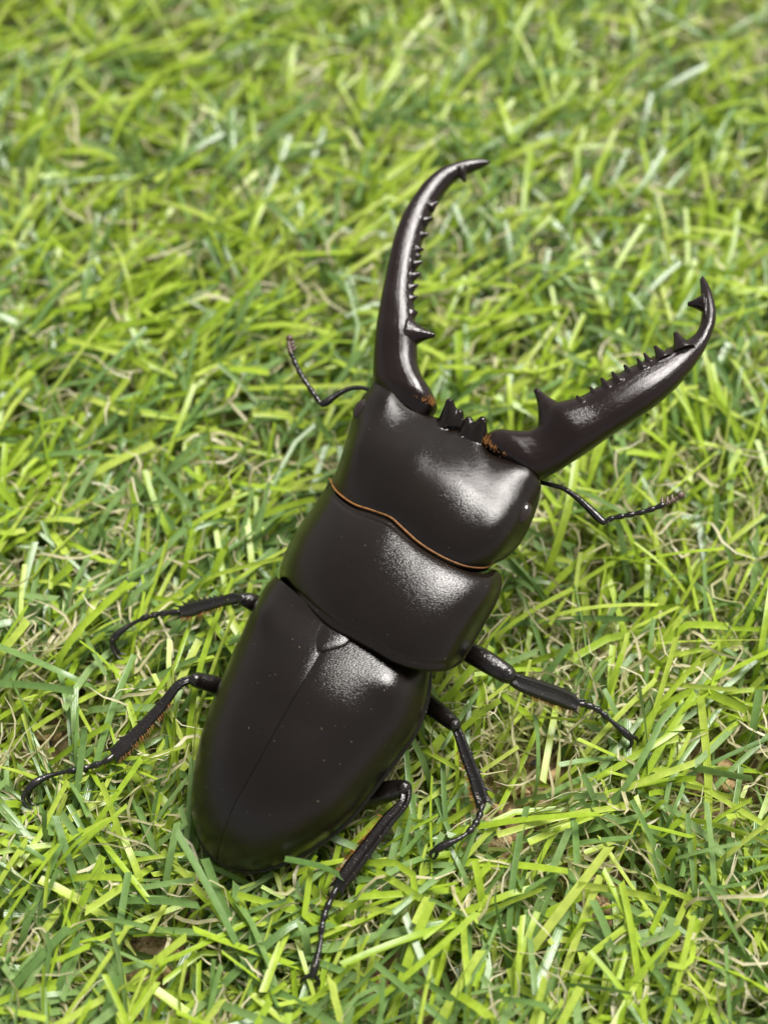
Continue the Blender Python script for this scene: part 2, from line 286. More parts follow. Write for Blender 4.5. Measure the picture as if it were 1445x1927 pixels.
class Soup:
    """gathers several closed shells into one mesh"""
    def __init__(self):
        self.v, self.f = [], []

    def add(self, v, f):
        k = len(self.v)
        self.v += [tuple(map(float, q)) for q in v]
        self.f += [tuple(i + k for i in q) for q in f]

    def rings(self, rings, cap0=True, cap1=True, tip=None):
        n = len(rings[0])
        v = [q for r in rings for q in r]
        f = []
        for i in range(len(rings) - 1):
            for j in range(n):
                a, b = i * n + j, i * n + (j + 1) % n
                f.append((a, b, b + n, a + n))
        if cap0:
            v.append(np.mean(rings[0], axis=0))
            f += [(len(v) - 1, (j + 1) % n, j) for j in range(n)]
        if cap1:
            v.append(np.mean(rings[-1], axis=0) if tip is None else tip)
            o = (len(rings) - 1) * n
            f += [(len(v) - 1, o + j, o + (j + 1) % n) for j in range(n)]
        self.add(v, f)

    def tube(self, pts, radii, n=None, seg=10, flat=1.0, up=(0, 0, 1), rmod=None):
        """a tapered limb along pts; flat scales the thickness along `up`"""
        p = np.asarray(pts, float)
        r = np.interp(np.linspace(0, 1, len(p)), np.linspace(0, 1, len(radii)), radii)
        n = n or max(4, len(p) * 4)
        q = spline(np.c_[p, r], n)
        c, r = q[:, :3], np.maximum(q[:, 3], 0.01)
        if rmod is not None:
            r = r * rmod(np.linspace(0, 1, n))
        tan = np.gradient(c, axis=0)
        tan /= np.linalg.norm(tan, axis=1)[:, None]
        up = np.array(up, float)
        rings = []
        for i in range(n):
            s = np.cross(tan[i], up)
            s /= np.linalg.norm(s) + 1e-9
            w = np.cross(s, tan[i])
            a = np.linspace(0, 2 * np.pi, seg, endpoint=False)
            rings.append(c[i] + r[i] * (np.cos(a)[:, None] * s + flat * np.sin(a)[:, None] * w))
        t0 = c[0] - tan[0] * r[0] * 0.6
        rings.insert(0, 0.5 * (rings[0] - c[0]) + c[0] - tan[0] * r[0] * 0.45)
        rings.append(0.5 * (rings[-1] - c[-1]) + c[-1] + tan[-1] * r[-1] * 0.45)
        self.rings(rings)

    def cone(self, a, b, r, seg=8, tip_r=0.12, flat=1.0, power=1.15):
        """a tooth from a to b; power > 1 flares its foot, flat thins it along the body's up axis"""
        a, b = np.asarray(a, float), np.asarray(b, float)
        d = b - a
        L = np.linalg.norm(d)
        d /= L
        s = np.cross(d, (0.0, 0.0, 1.0) if abs(d[2]) < 0.9 else (1.0, 0.0, 0.0))
        s /= np.linalg.norm(s)
        w = np.cross(s, d)
        ang = np.linspace(0, 2 * np.pi, seg, endpoint=False)
        rings = []
        for x in np.linspace(0, 1, 7):
            rr = r * ((1 - x) ** power * (1 - tip_r) + tip_r)
            rf = min(rr, r * (flat + (1 - flat) * 0.0) * (0.35 + 0.65 * (1 - x) ** 0.8) + 0.0) if flat < 1 else rr
            rings.append(a + d * L * 0.96 * x + rr * np.cos(ang)[:, None] * s + rf * np.sin(ang)[:, None] * w)
        self.rings(rings, tip=b)

    def ball(self, c, r, ax=None, nu=14, nv=8):
        ax = np.eye(3) if ax is None else np.asarray(ax, float)
        r = np.broadcast_to(np.asarray(r, float), 3)
        rings = []
        for k in range(1, nv):
            ph = np.pi * k / nv
            a = np.linspace(0, 2 * np.pi, nu, endpoint=False)
            l = np.stack([np.cos(a) * np.sin(ph) * r[0], np.sin(a) * np.sin(ph) * r[1], np.full(nu, np.cos(ph) * r[2])], 1)
            rings.append(np.asarray(c) + l @ ax)
        self.rings(rings)

    def mesh(self, name, smooth=True, local=True):
        return make_mesh(name, self.v, self.f, smooth, local)


def coons(front, back, left, right, s, t):
    F, B = spline(front, at=t), spline(back, at=t)
    L, R = spline(left, at=s), spline(right, at=s)
    S, T = s[:, None, None], t[None, :, None]
    P = (1 - S) * F[None] + S * B[None] + (1 - T) * L[:, None] + T * R[:, None]
    P = P - ((1 - S) * (1 - T) * F[0] + (1 - S) * T * F[-1] + S * (1 - T) * B[0] + S * T * B[-1])
    return P


def ease(n):
    """parameter values crowded towards both ends, so that edges are well sampled"""
    x = np.linspace(-1, 1, n)
    return 0.5 + 0.5 * np.sin(x * math.pi / 2) * 0.75 + 0.5 * x * 0.25


def shell_from_grid(P, drops):
    """closed shell: upper surface grid plus side rings given as (drop, inset) and a bottom"""
    ns, nt = P.shape[:2]
    v = [tuple(q) for q in P.reshape(-1, 3)]
    f = [(i * nt + j, i * nt + j + 1, (i + 1) * nt + j + 1, (i + 1) * nt + j) for i in range(ns - 1) for j in range(nt - 1)]
    loop = [j for j in range(nt)] + [i * nt + nt - 1 for i in range(1, ns)] \
        + [(ns - 1) * nt + j for j in range(nt - 2, -1, -1)] + [i * nt for i in range(ns - 2, 0, -1)]
    B = np.array([v[k] for k in loop])
    cen = B.mean(axis=0)
    prev = loop
    for drop, inset in drops:
        d = B - cen
        d[:, 2] = 0
        ln = np.linalg.norm(d, axis=1)[:, None]
        ring = B - d / ln * np.minimum(inset, ln * 0.95)
        ring[:, 2] = ring[:, 2] - drop
        k = len(v)
        v += [tuple(q) for q in ring]
        cur = list(range(k, k + len(ring)))
        m = len(loop)
        f += [(prev[j], cur[j], cur[(j + 1) % m], prev[(j + 1) % m]) for j in range(m)]
        prev = cur
    v.append(tuple(np.mean([v[k] for k in prev], axis=0)))
    m = len(prev)
    f += [(prev[j], len(v) - 1, prev[(j + 1) % m]) for j in range(m)]
    return v, f


def bulge(x, p=2.4, q=0.6):
    return np.maximum(0, 1 - np.abs(2 * x - 1) ** p) ** q


# ------------------------------------------------------------------ ground
def ground_material():
    t = NT("sandy_infill")
    co = t.node("ShaderNodeTexCoord").outputs["Object"]
    n1 = t.node("ShaderNodeTexNoise", i_Scale=900.0, i_Detail=6.0, i_Roughness=0.7)
    n2 = t.node("ShaderNodeTexNoise", i_Scale=90.0, i_Detail=3.0)
    t.link(co, n1.inputs["Vector"])
    t.link(co, n2.inputs["Vector"])
    c1 = t.ramp(n1.outputs["Fac"], [(0.33, (0.05, 0.03, 0.016)), (0.43, (0.26, 0.16, 0.08)), (0.56, (0.46, 0.33, 0.18)), (0.72, (0.60, 0.48, 0.30))])
    c2 = t.ramp(n2.outputs["Fac"], [(0.35, (0.45, 0.5, 0.3)), (0.65, (1, 1, 1))])
    mx = t.node("ShaderNodeMix", data_type='RGBA', blend_type='MULTIPLY')
    mx.inputs[0].default_value = 1.0
    t.link(c1, mx.inputs[6])
    t.link(c2, mx.inputs[7])
    t.link(mx.outputs[2], t.bsdf.inputs["Base Color"])
    t.bsdf.inputs["Roughness"].default_value = 0.9
    bp = t.node("ShaderNodeBump", i_Strength=1.0)
    bp.inputs["Distance"].default_value = 0.0008
    t.link(n1.outputs["Fac"], bp.inputs["Height"])
    t.link(bp.outputs[0], t.bsdf.inputs["Normal"])
    return t.m


rng = np.random.default_rng(11)
X0, X1, Y0, Y1 = -130.0, 130.0, -95.0, 205.0
gx, gy = np.meshgrid(np.linspace(-600, 600, 161), np.linspace(-500, 900, 187))


def soft_noise(x, y, k, seed):
    r = np.random.default_rng(seed)
    z = np.zeros_like(x, dtype=float)
    for _ in range(10):
        a, ph = r.uniform(0, 2 * np.pi, 2)
        f = k * r.uniform(0.6, 1.7)
        z += np.sin((np.cos(a) * x + np.sin(a) * y) * f + ph)
    return z / 10 ** 0.5


gz = 0.7 * soft_noise(gx, gy, 0.25, 1) - 0.3
gv = np.stack([gx, gy, gz], -1).reshape(-1, 3)
nx = gx.shape[1]
gf = [(i * nx + j, i * nx + j + 1, (i + 1) * nx + j + 1, (i + 1) * nx + j) for i in range(gx.shape[0] - 1) for j in range(nx - 1)]
ground = link_obj("ground", make_mesh("ground", gv, gf, local=False), ground_material())
ground["kind"] = "structure"
ground["label"] = "sandy tan infill showing in gaps between the turf blades"
ground["category"] = "ground"

# ------------------------------------------------------------------ the stag beetle
beetle = bpy.data.objects.new("stag_beetle", None)
coll.objects.link(beetle)
beetle.matrix_world = Matrix.Translation(body_to_world(ROOT_LOCAL) * MM) @ R_ROOT.to_4x4()
beetle.empty_display_size = 0.01
beetle["label"] = "large black stag beetle with long toothed jaws standing on artificial turf"
beetle["category"] = "beetle"


def part(name, me, mat, parent=None):
    return link_obj(name, me, mat, parent or beetle)


def build_head():
    s, t = ease(46), ease(64)
    P = coons(HEAD_FRONT, HEAD_BACK, HEAD_LEFT, HEAD_RIGHT, s, t)
    S, T = s[:, None], t[None, :]
    P[..., 2] += 3.0 * bulge(S, 2.0, 0.75) * bulge(T, 2.6, 0.6)
    # broad hollow of the forehead between the two jaw bases
    P[..., 2] -= 1.5 * np.exp(-((T - 0.5) / 0.26) ** 2) * np.exp(-((S - 0.12) / 0.22) ** 2)
    # swollen cheeks behind the eyes
    for tc in (0.13, 0.87):
        P[..., 2] += 0.55 * np.exp(-((T - tc) / 0.09) ** 2) * np.exp(-((S - 0.62) / 0.22) ** 2)
        P[..., 2] += 0.3 * np.exp(-((T - tc) / 0.10) ** 2) * np.exp(-((S - 0.10) / 0.12) ** 2)
    sp = Soup()
    sp.add(*shell_from_grid(P, [(0.5, -0.15), (1.6, 0.1), (4.0, 1.2), (6.5, 4.0)]))
    H = np.asarray(HORNS)
    for k, r in zip(range(0, 8, 2), (1.05, 0.9, 1.05, 0.9)):
        a, b = H[k], H[k + 1]
        sp.cone(a - 0.15 * (b - a), b, r * 1.75, seg=14, tip_r=0.26, flat=0.8, power=1.15)
    for x, e in zip((0, 1), EYES):       # bony ridge in front of each eye
        sg = -1 if x == 0 else 1
        c = np.array(e)
        sp.tube([c + (-sg * 1.1, 2.0, 0.1), c + (-sg * 0.95, 1.0, 0.15), c + (-sg * 0.95, 0.0, 0.15), c + (-sg * 0.85, -1.3, 0.0)], [0.3, 0.4, 0.4, 0.2], seg=8)
    me = remeshed(sp.mesh("head"), 0.16, 10)
    head = part("head", me, M_SHELL)
    for x, e in zip((0, 1), EYES):
        sg = -1 if x == 0 else 1
        eb = Soup()
        eb.ball(np.array(e) + (sg * -0.1, 0.0, -0.15), (1.1, 1.65, 0.85))
        part("eye", eb.mesh("eye"), M_EYE, head)
    return head


head = build_head()


def build_mandible(out, inn, tip, teeth, side):
    o, i = np.asarray(out), np.asarray(inn)
    t = arclen((o + i) / 2)
    both = np.c_[(o + i) / 2, o - i]
    q = spline(both, 90)
    c, d = q[:, :3], q[:, 3:]
    tau = np.linspace(0, 1, 90)
    half = np.linalg.norm(d, axis=1) / 2
    dn = d / (2 * half[:, None])
    thick = half * np.interp(tau, [0, 0.15, 0.35, 0.6, 0.85, 1], [0.62, 0.66, 0.74, 0.80, 0.95, 1.0])
    a = np.linspace(0, 2 * np.pi, 28, endpoint=False)
    rings = []
    for k in range(90):
        e = 0.86
        ca, sa = np.sign(np.cos(a)) * np.abs(np.cos(a)) ** e, np.sign(np.sin(a)) * np.abs(np.sin(a)) ** e
        rings.append(c[k] + half[k] * ca[:, None] * dn[k] + thick[k] * sa[:, None] * np.array([0, 0, 1.0]))
    sp = Soup()
    sp.rings(rings, tip=np.asarray(tip)[0])
    for row in teeth:
        aa, b, r = np.array(row[:3]), np.array(row[3:6]), row[6]
        b = b + (b - aa) * (0.24 if side else 0.10)
        if r > 1.0:                     # the big tooth runs out into a wide buttress
            sp.cone(aa + (aa - b) * 0.28, b, r * 2.3, seg=20, tip_r=0.14, flat=0.62, power=1.55)
        else:
            sp.cone(aa + (aa - b) * 0.05, b, r * 1.95, seg=14, tip_r=0.2, flat=0.75, power=1.4)
    me = remeshed(sp.mesh("mandible"), 0.10, 6)
    m = part("mandible", me, M_JAW)
    # tuft of golden hairs at the inner base
    hs = Soup()
    r = np.random.default_rng(5 + side)
    base0, base1 = np.asarray(inn)[1], np.asarray(out)[1]
    for k in range(190):
        x = r.uniform(0.02, 0.5)
        p = base0 + (base1 - base0) * x + np.array([r.normal(0, .12), r.normal(-0.15, .25), r.uniform(1.3, 2.1) + 0.7 * np.sin(x * 3.1)])
        hs.cone(p, p + np.array([r.normal(0, .15), r.uniform(.35, .75), r.uniform(.0, .25)]), 0.045, seg=4)
    part("hair_tuft", hs.mesh("hair_tuft"), M_TUFT, m)
    return m


build_mandible(MAND_L_OUT, MAND_L_IN, MAND_L_TIP, TEETH_L, 0)
build_mandible(MAND_R_OUT, MAND_R_IN, MAND_R_TIP, TEETH_R, 1)


def build_pronotum():
    s, t = ease(60), ease(80)
    P = coons(PRO_FRONT, PRO_BACK, PRO_LEFT, PRO_RIGHT, s, t)
    S, T = s[:, None], t[None, :]
    P[..., 2] += 1.7 * bulge(S, 2.0, 0.8) * bulge(T, 2.4, 0.6)
    # raised bead and groove along the front and hind margins
    edge = np.minimum(S, 1 - S) * 15.0 + 0 * T
    P[..., 2] -= 0.22 * np.exp(-((edge - 0.75) / 0.22) ** 2) * bulge(T, 6, 0.5)
    sp = Soup()
    sp.add(*shell_from_grid(P, [(0.25, -0.22), (0.6, -0.2), (1.6, 0.25), (4.5, 1.6), (7.0, 5.0)]))
    me = remeshed(sp.mesh("pronotum"), 0.15, 4)
    pro = part("pronotum", me, M_SHELL)
    f = Soup()
    f.tube(np.asarray(SEAM) + (0, 0.12, 0.12), [0.10, 0.16, 0.18, 0.16, 0.10], n=60, seg=8)
    rh = np.random.default_rng(3)
    for q in spline(SEAM, at=rh.uniform(0.01, 0.99, 420)):
        d = np.array([rh.normal(0, .12), rh.uniform(.15, .42), rh.normal(0.0, .08)])
        f.cone(q + (0, 0.05, 0.12), q + d + (0, 0.05, 0.1), 0.05, seg=3)
    part("neck_fringe", f.mesh("neck_fringe"), M_FRINGE, pro)
    return pro


build_pronotum()


def build_elytron(margin, side):
    n, m = 90, 44
    mg = spline(margin, n)
    su_d = spline(ELY_SUTURE, 400)
    v_s = su_d[:, 1]
    # pair every margin station with the suture station at the same distance down the body
    order = np.interp(-mg[:, 1], -v_s, np.linspace(0, 1, 400))
    order = np.maximum.accumulate(order)
    order = order * 0.75 + 0.25 * np.linspace(0, 1, n) ** 1.0
    order[0], order[-1] = 0, 1
    su = spline(ELY_SUTURE, at=order)
    th = np.linspace(0, np.pi / 2, m)
    ex, ez = np.sin(th) ** 0.95, np.cos(th) ** 0.86
    gap = 0.035 * (1 if side else -1)
    P = np.zeros((n, m, 3))
    for i in range(n):
        a = su[i].copy()
        a[0] += gap * min(1, (n - 1 - i) / 4)
        b = mg[i]
        P[i, :, 0] = a[0] + (b[0] - a[0]) * ex
        P[i, :, 1] = a[1] + (b[1] - a[1]) * ex
        P[i, :, 2] = b[2] + (a[2] - b[2]) * ez
        # soft shoulder swelling near the front corner, shallow furrow beside the suture
    S = np.linspace(0, 1, n)[:, None]
    T = np.linspace(0, 1, m)[None, :]
    P[..., 2] += 0.9 * np.exp(-((S - 0.13) / 0.07) ** 2) * np.exp(-((T - 0.55) / 0.22) ** 2)
    P[..., 2] -= 0.12 * np.exp(-(S / 0.05) ** 2) * np.sin(T * np.pi) ** 1.5
    P[:, 0, 2] -= 0.09
    P[:, 1, 2] -= 0.015
    # flanged outer rim
    rim = [(0.0, 0.14), (-0.06, 0.26), (-0.22, 0.30), (-0.42, 0.24), (-0.7, 0.0), (-1.5, -0.6)]
    cen = np.array([3.2, -30.0])
    rows = [P]
    edge = P[:, -1, :]
    d = edge[:, :2] - cen
    tn = np.gradient(edge[:, :2], axis=0)
    nr = np.stack([tn[:, 1], -tn[:, 0]], 1)
    nr /= np.linalg.norm(nr, axis=1)[:, None] + 1e-9
    nr *= np.sign((nr * d).sum(1))[:, None]
    fade = np.clip(np.linspace(0, 1, n) * 12, 0.2, 1)
    for dz, off in rim:
        e = edge.copy()
        e[:, :2] += nr * (off * fade)[:, None]
        e[:, 2] += dz
        rows.append(e[:, None, :])
    G = np.concatenate(rows, axis=1)
    mm = G.shape[1]
    v = G.reshape(-1, 3)
    f = [(i * mm + j, i * mm + j + 1, (i + 1) * mm + j + 1, (i + 1) * mm + j) for i in range(n - 1) for j in range(mm - 1)]
    me = make_mesh("elytron", v, f)
    return part("elytron", me, M_ELYTRA)


build_elytron(ELY_LEFT, 0)
build_elytron(ELY_RIGHT, 1)


def build_trunk():
    """belly and breast under the wing cases, one continuous hull"""
    st = [(12, 4.0, 7.5, 2.5), (6, 4.0, 9.5, 3.5), (0, 4.0, 10.0, 4.2), (-8, 4.2, 10.8, 4.8), (-16, 4.0, 10.4, 5.0), (-24, 3.8, 10.6, 4.8),
          (-32, 3.4, 10.2, 4.2), (-40, 2.9, 7.6, 3.2), (-45, 2.5, 4.2, 2.2), (-47.2, 2.2, 1.8, 1.2)]
    q = spline([(cu, v, -3.3 + 0.02 * v, hw, hz) for v, cu, hw, hz in st], 60)
    a = np.linspace(0, 2 * np.pi, 32, endpoint=False)
    rings = [np.stack([r[0] + r[3] * np.cos(a), np.full(32, r[1]), r[2] + r[4] * np.sin(a) * (0.75 if False else 1.0) - r[4] * 0.35], 1) for r in q]
    sp = Soup()
    sp.rings(rings)
    part("underside", sp.mesh("underside"), M_BELLY)
    sc = Soup()
    S = np.asarray(SCUTELLUM)
    loop = spline(np.vstack([S, S[:1]]), 40)[:-1]
    c = loop.mean(axis=0)
    rings = []
    for k, (sx, dz) in enumerate([(1.0, -1.6), (1.0, -0.5), (0.94, -0.28), (0.8, -0.16), (0.5, -0.1), (0.2, -0.07)]):
        r = c + (loop - c) * sx
        su = np.asarray(ELY_SUTURE)
        r[:, 2] = np.interp(-r[:, 1], -su[:, 1], su[:, 2]) + 0.42 + dz - 0.03 * (r[:, 0] - c[0]) ** 2
        rings.append(r)
    sc.rings(rings)
    part("scutellum", sc.mesh("scutellum"), M_ELYTRA)


build_trunk()


def build_leg(key, sideways):
    L = LEGS[key]
    leg = bpy.data.objects.new("leg", None)
    coll.objects.link(leg)
    leg.parent = beetle
    leg.empty_display_size = 0.003
    r = np.random.default_rng(abs(hash(key)) % 1000 if False else sum(map(ord, key)))
    up = np.array([0, 0, 1.0])
    # femur: stout, with a swollen knee
    f = Soup()
    f.tube(L['fem'], np.asarray(L['rf']) * 1.06, n=26, seg=16, flat=0.8)
    f.ball(L['fem'][-1], L['rf'][-1] * 0.98)
    part("femur", remeshed(f.mesh("femur"), 0.14, 4), M_LEG, leg)
    # tibia: flattened, keeled, widening to a toothed end with spurs
    t = Soup()
    T = np.asarray(L['tib'], float)
    rt = np.asarray(L['rt'], float) * 1.02
    q = spline(np.c_[T, rt], 44)
    tn = np.gradient(q[:, :3], axis=0)
    tn /= np.linalg.norm(tn, axis=1)[:, None]
    sd = np.cross(tn, up)
    sd /= np.linalg.norm(sd, axis=1)[:, None]
    nw = np.cross(sd, tn)
    # cross-section: two sharp side edges, a trough between two ridges on the upper face
    sect = np.array([(1.0, 0.02), (0.80, 0.26), (0.58, 0.40), (0.36, 0.30), (0.0, 0.22), (-0.36, 0.30), (-0.58, 0.40), (-0.80, 0.26), (-1.0, 0.02),
                     (-0.75, -0.28), (-0.3, -0.42), (0.3, -0.42), (0.75, -0.28)])
    rings = [q[k, :3] + q[k, 3] * (sect[:, :1] * sd[k] + sect[:, 1:] * nw[k] * np.interp(k, [0, 8, 43], [1.5, 1.15, 0.95])) for k in range(44)]
    t.rings(rings)
    front = key.startswith("front")
    n_sp = 8 if front else 3
    for k in range(n_sp):                    # outer teeth, growing towards the foot
        x = int(43 * (0.30 + 0.66 * (k + 0.5) / n_sp))
        base = q[x, :3] + sd[x] * q[x, 3] * 0.78 * sideways
        ln = (0.45 + 0.5 * k / n_sp) * (0.9 + 0.3 * r.random()) * (1.0 if front else 1.15)
        t.cone(base - tn[x] * 0.15, base + sd[x] * sideways * ln + tn[x] * ln * 0.85 + up * 0.05, 0.24, seg=7, tip_r=0.1)
    e = q[42]
    for sg, ln in ((-1, 1.5), (1, 1.9), (0.25, 1.2)):
        base = e[:3] + sd[42] * e[3] * 0.7 * sg * sideways
        t.cone(base - tn[42] * 0.4, base + tn[42] * ln * 0.85 + sd[42] * sg * sideways * ln * 0.4 + up * 0.05, 0.27, seg=8, tip_r=0.1)
    part("tibia", remeshed(t.mesh("tibia"), 0.07, 1, 0.4), M_LEG, leg)
    # rusty hairs along the inner edge of the tibia and under the foot
    h = Soup()
    for k in range(80):
        x = r.integers(14, 43)
        base = q[x, :3] - sd[x] * q[x, 3] * 0.85 * sideways + up * r.normal(0, 0.1)
        d = -sd[x] * sideways * r.uniform(.35, .85) + tn[x] * r.uniform(.1, .5) + up * r.normal(0, .12)
        h.cone(base, base + d, 0.055, seg=3)
    # foot: four bead-like joints and a long last one
    a = Soup()
    A = np.asarray(L['tar'], float)
    qa = spline(A, 100)
    joints = [0, .14, .27, .40, .53, 1.0]
    tna = np.gradient(qa, axis=0)
    tna /= np.linalg.norm(tna, axis=1)[:, None]
    for k in range(5):
        i0, i1 = int(joints[k] * 99), int(joints[k + 1] * 99)
        seg = qa[i0:i1 + 1]
        prof = [0.26, 0.38, 0.50, 0.38] if k < 4 else [0.26, 0.30, 0.38, 0.58, 0.48]
        a.tube(seg[np.linspace(0, len(seg) - 1, 6).astype(int)], prof, n=16, seg=10)
        if k < 4:
            for m in range(7):
                sdx = np.cross(tna[i1], up)
                b = qa[i1] - up * 0.15 + sdx * r.normal(0, 0.12)
                h.cone(b, b - up * r.uniform(.1, .4) + tna[i1] * r.uniform(.05, .35) - sdx * sideways * r.uniform(0.2, .8), 0.055, seg=3)
    for c in ('claw', 'claw2'):
        a.tube(L[c], [0.34, 0.28, 0.2, 0.06], n=18, seg=8)
    part("tarsus", remeshed(a.mesh("tarsus"), 0.08, 2), M_ANT, leg)
    part("bristles", h.mesh("bristles"), M_SETAE, leg)
    return leg


# the left hind leg is folded under the wing cases
LEGS['hind_left'] = dict(fem=[(0.0, -30, -5.5), (-2, -32, -5.5), (-4, -35, -5.4)], tib=[(-4, -35, -5.4), (-3.0, -37, -5.2), (-2.0, -40, -4.8), (-1, -43, -4.4)],
                         tar=[(-1, -43, -4.4), (0.2, -44, -4.2), (1.2, -44.6, -4.0), (2.4, -44.8, -4.0)], claw=[(2.4, -44.8, -4.0), (2.9, -44.9, -4.2), (3.2, -44.6, -4.5)],
                         claw2=[(2.4, -44.8, -4.0), (2.9, -44.4, -4.3), (3.1, -44.0, -4.6)], rf=[1.2, 1.2, 0.9], rt=[0.6, 0.8, 0.95, 0.8])
SIDE = {'front_left': 1, 'mid_left': 1, 'hind_left': 1, 'front_right': -1, 'mid_right': -1, 'hind_right': -1}
for key in LEGS:
    build_leg(key, SIDE[key])


def build_antenna(scape, flag, club, side):
    ant = bpy.data.objects.new("antenna", None)
    coll.objects.link(ant)
    ant.parent = beetle
    ant.empty_display_size = 0.003
    s = Soup()
    s.tube(scape, [0.32, 0.30, 0.32, 0.40, 0.55, 0.42], n=40, seg=12)
    part("scape", s.mesh("scape"), M_ANT, ant)
    q = spline(flag, 61)
    f = Soup()
    for k in range(6):
        f.tube(q[k * 10:k * 10 + 11:2], [0.26, 0.32, 0.42, 0.33], n=12, seg=10)
    part("flagellum", f.mesh("flagellum"), M_ANT, ant)
    c = Soup()
    cq = spline(club, 5)
    tn = np.gradient(cq, axis=0)
    tn /= np.linalg.norm(tn, axis=1)[:, None]
    for k in range(4):
        sd = np.cross(tn[k], (0, 0, 1.0)) * side
        c.tube([cq[k] - tn[k] * 0.1, cq[k] + tn[k] * 0.45], [0.28, 0.36, 0.3], n=6, seg=10)
        if k < 3:                           # comb lobes
            c.tube([cq[k] + tn[k] * 0.2, cq[k] + tn[k] * 0.35 + sd * 0.55, cq[k] + tn[k] * 0.6 + sd * (1.05 if k == 0 else 0.8)], [0.26, 0.22, 0.08], n=10, seg=8)
    c.ball(cq[4], 0.52)
    part("club", c.mesh("club"), M_CLUB, ant)


build_antenna(ANT_L, FLAG_L, CLUB_L, 1)
build_antenna(ANT_R, FLAG_R, CLUB_R, -1)

# ------------------------------------------------------------------ turf
# clearance: blades may not stand inside the beetle, so their height is limited under it
bpy.context.view_layer.update()
LIM_N = 0.5
lim_nx, lim_ny = int((X1 - X0) / LIM_N), int((Y1 - Y0) / LIM_N)
limit = np.full((lim_nx, lim_ny), 99.0)


def lower_limit(pts_world_mm, pad):
    """keep blades under these points, within `pad` millimetres sideways"""
    k = int(math.ceil(pad / LIM_N))
    ix = ((pts_world_mm[:, 0] - X0) / LIM_N).astype(int)
    iy = ((pts_world_mm[:, 1] - Y0) / LIM_N).astype(int)
    for dx in range(-k, k + 1):
        for dy in range(-k, k + 1):
            if (dx * dx + dy * dy) * LIM_N ** 2 <= pad * pad:
                np.minimum.at(limit, (np.clip(ix + dx, 0, lim_nx - 1), np.clip(iy + dy, 0, lim_ny - 1)), pts_world_mm[:, 2])


def world_points(o):
    co = np.empty(len(o.data.vertices) * 3, np.float32)
    o.data.vertices.foreach_get("co", co)
    m = np.array(o.matrix_world)
    return (co.reshape(-1, 3) @ m[:3, :3].T + m[:3, 3]) / MM


for o in list(scene.objects):
    if o.type == 'MESH' and o.name != "ground":
        nm = o.name.split('.')[0]
        if nm in ("hair_tuft", "neck_fringe", "bristles", "scutellum", "eye"):
            continue
        wp = world_points(o)
        lower_limit(wp, 0.6)
        if nm in ("tibia", "tarsus", "femur"):        # the pile is trodden down round the legs
            for d in (1.0, 2.0, 3.0, 4.0):
                lower_limit(wp + np.array([0, -d, 1.35 * d]), 0.8)


def limit_at(x, y):
    return limit[np.clip(((x - X0) / LIM_N).astype(int), 0, lim_nx - 1), np.clip(((y - Y0) / LIM_N).astype(int), 0, lim_ny - 1)]


def blade_material(name, stops, rough, spec, trans, ribs):
    t = NT(name)
    b = t.bsdf
    at = t.node("ShaderNodeAttribute", attribute_name="tone")
    col = t.ramp(at.outputs["Fac"], stops)
    uv = t.node("ShaderNodeAttribute", attribute_name="across")
    sep = t.node("ShaderNodeSeparateXYZ")
    t.link(uv.outputs["Vector"], sep.inputs[0])
    co = t.node("ShaderNodeTexCoord").outputs["Object"]
    ns = t.node("ShaderNodeTexNoise", i_Scale=700.0, i_Detail=4.0, i_Roughness=0.65)
    t.link(co, ns.inputs["Vector"])
    mott = t.ramp(ns.outputs["Fac"], [(0.3, (0.78, 0.80, 0.74)), (0.7, (1.14, 1.12, 1.14))])
    mx = t.node("ShaderNodeMix", data_type='RGBA', blend_type='MULTIPLY')
    mx.inputs[0].default_value = 1.0
    t.link(col, mx.inputs[6])
    t.link(mott, mx.inputs[7])
    t.link(mx.outputs[2], b.inputs["Base Color"])
    b.inputs["Roughness"].default_value = rough
    b.inputs["Specular IOR Level"].default_value = spec
    mul = t.node("ShaderNodeMath", operation='MULTIPLY')
    mul.inputs[1].default_value = ribs * 2 * math.pi
    t.link(sep.outputs[0], mul.inputs[0])
    sn = t.node("ShaderNodeMath", operation='SINE')
    t.link(mul.outputs[0], sn.inputs[0])
    ad = t.node("ShaderNodeMath", operation='MULTIPLY_ADD')
    ad.inputs[1].default_value = 0.35
    t.link(sn.outputs[0], ad.inputs[0])
    t.link(ns.outputs["Fac"], ad.inputs[2])
    bp = t.node("ShaderNodeBump", i_Strength=0.3)
    bp.inputs["Distance"].default_value = 0.00006
    t.link(ad.outputs[0], bp.inputs["Height"])
    t.link(bp.outputs[0], b.inputs["Normal"])
    tr = t.node("ShaderNodeBsdfTranslucent")
    t.link(mx.outputs[2], tr.inputs["Color"])
    ms = t.node("ShaderNodeMixShader")
    ms.inputs[0].default_value = trans
    t.link(b.outputs[0], ms.inputs[1])
    t.link(tr.outputs[0], ms.inputs[2])
    t.link(ms.outputs[0], t.out.inputs["Surface"])
    return t.m


